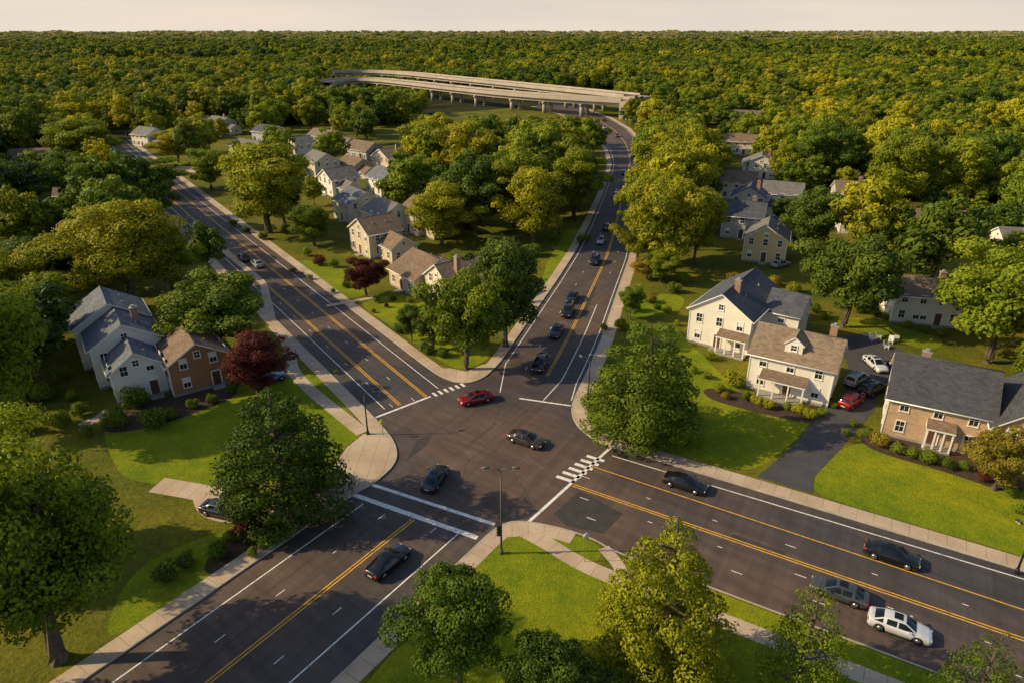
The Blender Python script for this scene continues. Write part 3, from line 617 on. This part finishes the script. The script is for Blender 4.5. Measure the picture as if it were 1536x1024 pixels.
    wh=w.mesh('car_wheels_'+kind,[M['tyre'],M['rim']],False)
    return body,cab,wh
CARM={k:build_car(k) for k in ('sedan','suv')}
def car(u,v,tu,tv,col='black',kind='sedan',name='car',z=0.0):
    x,y=G(u,v,z); tx,ty=G(tu,tv,z); E=empty(name,(x,y,z+.002),math.atan2(ty-y,tx-x))
    bd,cb,wh=CARM[kind]
    for nm,me,pt in (('body',bd,1),('cabin',cb,1),('wheels',wh,0)):
        o=mkobj(nm,me,E)
        if pt: o.material_slots[0].link='OBJECT'; o.material_slots[0].material=CP[col]
def ahead(p,V): return (p[0]+(V[0]-p[0])*.05,p[1]+(V[1]-p[1])*.05)
for c in [(583,848,*ahead((583,848),VA),'black'),(653,722,*ahead((653,722),(1100,46)),'navy'),(714,602,640,618,'red'),(789,664,900,700,'bronze'),
  (1027,730,1200,785,'black'),(1336,838,1500,892,'black'),(1257,893,1100,838,'grey'),(1347,945,1500,1000,'white')]:
    car(*c[:5],c[5] if len(c)>5 else 'sedan','car')
def onA(v,t,col,kind='sedan',rev=False):
    P=between(t,200); i=min(range(1,len(P)-1),key=lambda k:abs(PJ(*P[k])[1]-v)); x,y=P[i]; d=Vector(P[i+1])-Vector(P[i-1])
    if rev:d=-d
    u0,v0=PJ(x,y); u1,v1=PJ(x+d.x,y+d.y); car(u0,v0,u1,v1,col,kind)
for a in [(552,.47,'black','suv',True),(499,.44,'navy','sedan',True),(471,.45,'black','suv',True),(448,.40,'navy','sedan',True),(396,.45,'black','suv',True),(363,.40,'silver','sedan',True),(343,.42,'navy'),
          (297,.42,'black','suv',True),(262,.5,'navy'),(235,.7,'silver'),(205,.5,'grey','sedan',True),(193,.4,'silver','sedan',True),(182,.7,'black')]: onA(*a)
car(365,390,*ahead((365,390),VB),'black'); car(386,399,*ahead((386,399),VB),'silver','sedan')
for c in [(335,770,400,784,'navy'),(1312,550,1335,570,'white'),(1352,552,1380,566,'grey'),(1284,574,1310,558,'silver','suv'),(1308,588,1336,574,'navy','suv'),(1276,606,1300,590,'red','suv'),(405,572,440,560,'blue'),
          (1170,400,1190,395,'silver'),(208,240,225,250,'white')]:
    car(c[0],c[1],c[2],c[3],c[4],c[5] if len(c)>5 else 'sedan','parked_car',.145)
# ------------------------------------------------------------------ street furniture
M['pole']=plain('dark_metal_pole',(.035,.04,.04),.45,.6); M['lamp']=plain('lamp_lens',(.6,.58,.5),.3); M['galv']=plain('galvanised_steel',(.3,.3,.3),.45,.7); M['bronze']=plain('weathered_pole',(.13,.12,.10),.6,.3)
def lamp(u,vb,vt,arms=1,ang=0,mat='pole'):
    h=HT(u,vb,vt); x,y=G(u,vb); E=empty('street_lamp',(x,y,.12),ang); p=MB(); p.tube([(0,0,0),(0,0,h-.4)],[.11,.06],10); p.tube([(0,0,0),(0,0,.5),(0,0,.55)],[.2,.17,.1],10); p.obj('pole',[M[mat]],E,False)
    a=MB(); hd=MB()
    for s in ((1,-1) if arms==2 else (1,)):
        a.tube([(0,0,h-.5),(s*.15,0,h-.15),(s*.6,0,h),(s*1.1,0,h-.02)],[.05,.045,.04,.035],8)
        hd.tube([(s*1.0,0,h),(s*1.15,0,h+.03),(s*1.5,0,h+.02),(s*1.75,0,h-.04)],[.05,.13,.14,.05],8,0); hd.box(s*1.15,s*1.6,-.09,.09,h-.14,h-.09,1)
    a.obj('arm',[M[mat]],E,False); hd.obj('lamp_head',[M[mat],M['lamp']],E,False); return E,h
E,h=lamp(752,831,703,2,0,'bronze')
s=MB()
for z in (3.2,2.8,2.4): s.cyl((-.25,-.22,z),(0,1,0),.13,.12,12,1)
s.box(-.42,-.08,-.17,.05,2.2,3.4,0); s.box(-.1,.05,-.04,.04,2.9,3.0,0); s.box(.1,.6,-.03,.0,4.6,4.75,2); s.obj('signal_head',[plain('signal_green_housing',(.03,.06,.05),.4),M['ctrim'],plain('street_name_sign',(.02,.18,.08),.5)],E,False)
for a in [(700,553,462,1,math.pi),(552,652,590,1,0.5),(882,600,538,1,2.5),(862,332,296,1,2.7),(838,352,326,1,2.7),(1524,860,798,1,1.8),(930,300,262,1,2.7)]: lamp(*a)
def sign(u,v,hh=2.6,rz=0,col=(.5,.02,.02)):
    x,y=G(u,v); E=empty('traffic_sign',(x,y,.12),rz); p=MB(); p.tube([(0,0,0),(0,0,hh)],[.035,.035],8); p.obj('post',[M['galv']],E,False)
    q=MB(); q.cyl((0,-.05,hh-.35),(0,1,0),.36,.02,8,0); q.obj('sign_plate',[plain('sign_face',col,.4)],E,False)
sign(877,843,3.4,.3,(.6,.6,.6)); sign(705,530,2.6,-.5); sign(575,655,2.4,.4,(.6,.55,.05)); sign(940,668,2.5,1)
M['wplast']=plain('white_plastic',(.75,.75,.72),.5)
def chair(u,v,r):
    x,y=G(u,v); E=empty('lawn_chair',(x,y,.13),r); c=MB(); c.box(-.35,.35,-.3,.35,.38,.44); 
    for sx in (-.3,.3):
        for sy in (-.25,.3): c.box(sx-.03,sx+.03,sy-.03,sy+.03,0,.379)
        c.box(sx-.05,sx+.05,-.3,.38,.62,.66)
    c.add([(-.35,.35,.42),(.35,.35,.42),(.35,.6,1.15),(-.35,.6,1.15),(-.35,.4,.40),(.35,.4,.40),(.35,.65,1.13),(-.35,.65,1.13)],[(0,1,2,3),(4,7,6,5),(0,4,5,1),(3,2,6,7),(0,3,7,4),(1,5,6,2)]); c.obj('seat',[M['wplast']],E,False)
for a in [(1308,512,.3),(1318,509,1.),(1335,516,-.5),(1344,512,2.5),(1330,524,.9)]: chair(*a)
# ------------------------------------------------------------------ overpass
def deck(name,px,z,hw,pil=19):
    pts=[G(u,v,z) for u,v in px]; pts=smooth(dens(smooth(pts,3,12),8),1); E=empty(name,(0,0,0))
    d=MB()
    A=[offset(pts,k) for k in (-hw,-hw+.35,hw-.35,hw,hw-1.6,-hw+1.6)]
    for i in range(len(pts)-1):
        def q(a,za,b2,zb_,mi=0):
            d.add([(*A[a][i],za),(*A[a][i+1],za),(*A[b2][i+1],zb_),(*A[b2][i],zb_)],[(0,1,2,3)],mi)
        q(1,z,2,z,1); q(0,z-.9,0,z+1.1); q(3,z-.9,3,z+1.1); q(0,z+1.1,1,z+1.1); q(2,z+1.1,3,z+1.1); q(1,z,1,z+1.1); q(2,z,2,z+1.1)
        q(0,z-.9,5,z-1.0); q(3,z-.9,4,z-1.0); q(5,z-1.0,5,z-2.6); q(4,z-1.0,4,z-2.6); q(5,z-2.6,4,z-2.6)
    a=Vector(pts[0]); t=(a-Vector(pts[1])).normalized(); n=Vector((-t.y,t.x)); 
    c=[a+n*(hw+.5)-t*.5,a-n*(hw+.5)-t*.5,a-n*(hw+.5)+t*9,a+n*(hw+.5)+t*9]
    d.add([(p.x,p.y,-.2) for p in c]+[(p.x,p.y,z-.02) for p in c],[(0,1,5,4),(1,2,6,5),(2,3,7,6),(3,0,4,7),(4,5,6,7)],0)
    d.obj('deck',[M['conc'],M['asphalt']],E,False)
    acc=0;p=MB()
    for i in range(1,len(pts)-1):
        acc+=(Vector(pts[i])-Vector(pts[i-1])).length
        if acc>pil:
            acc=0; c=Vector(pts[i]); t=(Vector(pts[i+1])-c).normalized(); n=Vector((-t.y,t.x))
            for s in (-hw*.55,hw*.55):
                o=c+n*s; p.tube([(o.x,o.y,-.2),(o.x,o.y,z-3.4)],[1.15,1.15],12)
            a=c-n*(hw-1.2);b2=c+n*(hw-1.2); p.tube([(a.x,a.y,z-3.4),(b2.x,b2.y,z-3.4)],[.79,.79],8)
    p.obj('piers',[M['conc']],E,False)
    e=MB(); ribbon(e,pts,-hw+.9,-hw+1.05,z+.008,0); ribbon(e,pts,hw-1.05,hw-.9,z+.008,0); e.obj('lane_lines',[M['wline']],E,False)
    return pts
D1=deck('highway_overpass',[(938,151),(860,147),(770,141),(690,133),(620,125),(560,119),(515,119),(485,124)],9.5,6.5,24)
D2=deck('highway_overpass',[(948,144),(850,134),(760,125),(680,117),(610,110),(555,107),(500,108)],11,6.5,26)
# ------------------------------------------------------------------ forest
protos=bpy.data.collections.new('forest_tree_kinds')
fl=[('round','green'),('round','yg'),('round','dark'),('round','green'),('cone','yg'),('round','yg'),('round','dark')]
for i,(k,lf) in enumerate(fl):
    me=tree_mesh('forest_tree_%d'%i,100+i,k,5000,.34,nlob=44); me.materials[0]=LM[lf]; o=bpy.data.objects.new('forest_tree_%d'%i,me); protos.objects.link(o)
for i,lf in enumerate(('green','yg','dark','haze1','haze2','haze3')):
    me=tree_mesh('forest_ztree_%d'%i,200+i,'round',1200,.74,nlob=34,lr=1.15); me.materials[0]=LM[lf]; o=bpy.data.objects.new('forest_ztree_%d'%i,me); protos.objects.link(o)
def inpoly(x,y,P):
    c=False;n=len(P);j=n-1
    for i in range(n):
        if (P[i][1]>y)!=(P[j][1]>y) and x<(P[j][0]-P[i][0])*(y-P[i][1])/(P[j][1]-P[i][1])+P[i][0]: c=not c
        j=i
    return c
dense=[PL(p) for p in ([(600,330),(600,290),(620,240),(650,218),(760,212),(860,210),(893,225),(900,270),(882,315),(850,335),(800,350),(700,345)],
  [(958,395),(960,330),(966,270),(970,228),(960,195),(1050,190),(1065,290),(1062,340),(1055,380),(1010,405)],
  [(-500,420),(-500,180),(150,205),(150,235),(60,235),(-20,250),(-30,420)],[(-400,640),(-400,420),(90,420),(110,460),(90,520),(60,600),(20,640)],
  [(100,330),(180,300),(250,350),(240,400),(120,420)],
  [(1190,290),(1180,250),(1300,230),(1500,240),(1700,300),(1750,420),(1560,440),(1500,330),(1400,300),(1240,290)],
  [(1150,235),(1150,200),(1900,200),(1900,260),(1300,240)],[(1545,640),(1560,400),(1900,400),(1900,700)]
  )]
polyroads=[dens(CA,6),dens(PL([(630,590),(260,285),(165,210)]),6),dens(D1,6),dens(D2,6)]
RP=[np.array(p) for p in polyroads]; RW=[9.8,11,9.5,9.5]
def dtab(D,z):
    p=np.array([PJ(x,y,z) for x,y in D]); yy=np.array([q[1] for q in D]); o=np.argsort(p[:,0]); return p[o],yy[o]
D1p,D1y=dtab(D1,9.5); D2p,D2y=dtab(D2,11)
pts=[];idx=[];rot=[];scl=[]
rng=np.random.default_rng(5)
def put(x,y,i,s,sz): pts.append((x,y,.05)); idx.append(i); rot.append((rng.normal()*.05,rng.normal()*.05,rng.uniform(0,6.28))); scl.append((s*rng.uniform(.88,1.12),s*rng.uniform(.88,1.12),sz))
HC=np.array(house_c); TP=np.array(tree_pos); HL=np.hypot(HC[:,0],HC[:,1])
def stand(x,y): return math.sin(x*.013+1.1*math.sin(y*.009))*math.sin(y*.011+.7)+.4*math.sin(x*.05+y*.037)
def band1():
    sp=7.9
    for gy in np.arange(60,1000,sp):
        W=gy*.92+40
        for gx in np.arange(-W,W,sp):
            x=gx+rng.uniform(-.5,.5)*sp; y=gy+rng.uniform(-.5,.5)*sp
            u,v=PJ(x,y)
            isd=any(inpoly(x,y,P) for P in dense)
            far=v<190
            if not (isd or far):
                if v>440: continue
                if 570<u<1085 and v>200: continue
                if rng.random()>(.30 if 250<u<600 or 1060<u<1250 else .5): continue
            if 640<u<930 and 140<v<205: continue
            if any(np.min(np.hypot(R[:,0]-x,R[:,1]-y))<w for R,w in zip(RP,RW)): continue
            if y<520:
                dx=HC[:,0]-x; dy=HC[:,1]-y
                if np.any(np.hypot(dx,dy)<HC[:,2]+3.5): continue
                ax=(HC[:,0]*-dx+HC[:,1]*-dy)/HL; pr=np.abs(HC[:,0]*dy-HC[:,1]*dx)/HL
                if not isd and np.any((ax<0)&(ax>-26)&(pr<HC[:,2]*1.0)): continue
                if np.any(np.hypot(TP[:,0]-x,TP[:,1]-y)<TP[:,2]*.75): continue
            big=rng.random(); sd=stand(x,y)
            s=(.6+.95*big)*rng.uniform(.9,1.1)*(1+.13*sd); sz=(.68+.8*big)*rng.uniform(.9,1.12)*(1+.2*sd)
            if isd: s*=1.05; sz*=1.1
            ut,vt=PJ(x,y,12*sz)
            if 620<u<935 and vt<168 and y<400: sz*=.75; ut,vt=PJ(x,y,12*sz)
            if 620<u<935 and vt<164 and y<400: continue
            if 480<u<1000:
                if y<np.interp(u,D1p[:,0],D1y)+3 and vt<np.interp(u,D1p[:,0],D1p[:,1])+5 and u<938: continue
                if y<np.interp(u,D2p[:,0],D2y)+3 and y>np.interp(u,D1p[:,0],D1y) and vt<np.interp(u,D2p[:,0],D2p[:,1])+4 and u<945: continue
            put(x,y,int(rng.choice([0,1,2,3,4,5,6],p=[.22,.16,.14,.18,.03,.13,.14])),s,sz)
band1()
def band(r0,r1,sp,s0,z0,wf,ks,ps):
    for gy in np.arange(r0,r1,sp):
        W=gy*wf+60; n=int(2*W/sp)
        xs=np.linspace(-W,W,n)+rng.uniform(-.5,.5,n)*sp; ys=gy+rng.uniform(-.5,.5,n)*sp
        hh=1+.25*np.sin(xs*.006+1.3)*np.sin(ys*.004)+.18*np.sin(xs*.021+ys*.013)
        for x,y,h in zip(xs,ys,hh):
            if rng.random()<(.1 if h>.95 else .3): continue
            s=s0*rng.uniform(.6,1.45); put(float(x),float(y),int(rng.choice(ks,p=ps)),s,z0*h*rng.uniform(.6,1.5))
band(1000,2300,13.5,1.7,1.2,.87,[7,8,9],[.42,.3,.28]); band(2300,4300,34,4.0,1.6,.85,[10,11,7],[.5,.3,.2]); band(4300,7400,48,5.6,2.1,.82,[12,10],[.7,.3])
me=bpy.data.meshes.new('forest'); me.from_pydata(pts,[],[])
a=me.attributes.new('idx','INT','POINT'); a.data.foreach_set('value',np.array(idx,dtype=np.int32))
a=me.attributes.new('rot','FLOAT_VECTOR','POINT'); a.data.foreach_set('vector',np.array(rot,dtype=np.float32).ravel())
a=me.attributes.new('scl','FLOAT_VECTOR','POINT'); a.data.foreach_set('vector',np.array(scl,dtype=np.float32).ravel())
fo=mkobj('forest',me)
ng=bpy.data.node_groups.new('forest_scatter','GeometryNodeTree')
ng.interface.new_socket('Geometry',in_out='INPUT',socket_type='NodeSocketGeometry'); ng.interface.new_socket('Geometry',in_out='OUTPUT',socket_type='NodeSocketGeometry')
gi=ng.nodes.new('NodeGroupInput'); go=ng.nodes.new('NodeGroupOutput'); ci=ng.nodes.new('GeometryNodeCollectionInfo'); io=ng.nodes.new('GeometryNodeInstanceOnPoints')
ci.inputs['Collection'].default_value=protos; ci.inputs['Separate Children'].default_value=True; ci.inputs['Reset Children'].default_value=True
def na(t,n):
    x=ng.nodes.new('GeometryNodeInputNamedAttribute'); x.data_type=t; x.inputs['Name'].default_value=n
    return [o for o in x.outputs if o.enabled and o.name=='Attribute'][0]
ng.links.new(gi.outputs[0],io.inputs['Points']); ng.links.new(ci.outputs[0],io.inputs['Instance']); io.inputs['Pick Instance'].default_value=True
ng.links.new(na('INT','idx'),io.inputs['Instance Index']); ng.links.new(na('FLOAT_VECTOR','rot'),io.inputs['Rotation']); ng.links.new(na('FLOAT_VECTOR','scl'),io.inputs['Scale'])
ng.links.new(io.outputs[0],go.inputs[0])
md=fo.modifiers.new('scatter','NODES'); md.node_group=ng
# ------------------------------------------------------------------ light
el=math.radians(30); to=Vector((-1,-.04,0)).normalized()*math.cos(el)+Vector((0,0,math.sin(el)))
sun=bpy.data.lights.new('sun','SUN'); sun.energy=5.0; sun.angle=math.radians(.5); sun.color=(1,.80,.46)
so=bpy.data.objects.new('sun',sun); root.objects.link(so); so.rotation_euler=to.to_track_quat('Z','Y').to_euler()
w=bpy.data.worlds.new('World'); sc.world=w; w.use_nodes=True; nt=w.node_tree
sk=nt.nodes.new('ShaderNodeTexSky'); sk.sky_type='NISHITA'; sk.sun_disc=False; sk.sun_elevation=el; sk.sun_rotation=math.atan2(to.x,to.y); sk.altitude=50; sk.air_density=1; sk.dust_density=1.5
bg=nt.nodes['Background']; bg.inputs[1].default_value=.13
tc=nt.nodes.new('ShaderNodeTexCoord'); sp=nt.nodes.new('ShaderNodeSeparateXYZ'); nt.links.new(tc.outputs['Generated'],sp.inputs[0])
hz=ramp(nt,sp.outputs['Z'],[(0.0,(.92,.92,.92)),(.2,(0,0,0))])
cl=nt.nodes.new('ShaderNodeTexNoise'); cl.inputs['Scale'].default_value=3; cl.inputs['Detail'].default_value=3
mp=nt.nodes.new('ShaderNodeMapping'); mp.inputs['Scale'].default_value=(1,1,9); nt.links.new(tc.outputs['Generated'],mp.inputs[0]); nt.links.new(mp.outputs[0],cl.inputs['Vector'])
hc=ramp(nt,cl.outputs['Fac'],[(.3,(.80,.72,.65)),(.7,(.95,.81,.67))])
hc=mixc(nt,1.0,hc,(7.6,7.6,7.6),'MULTIPLY')
skc=mixc(nt,hz,sk.outputs[0],hc); nt.links.new(skc,bg.inputs[0])
cam=bpy.data.cameras.new('camera'); co=bpy.data.objects.new('camera',cam); root.objects.link(co)
cam.lens=24; cam.sensor_width=36; cam.clip_end=60000; cam.clip_start=.5
co.location=(0,0,CH); co.rotation_euler=(math.pi/2-TH,0,0); sc.camera=co
sc.view_settings.view_transform='Standard'; sc.view_settings.look='None'; sc.view_settings.exposure=0
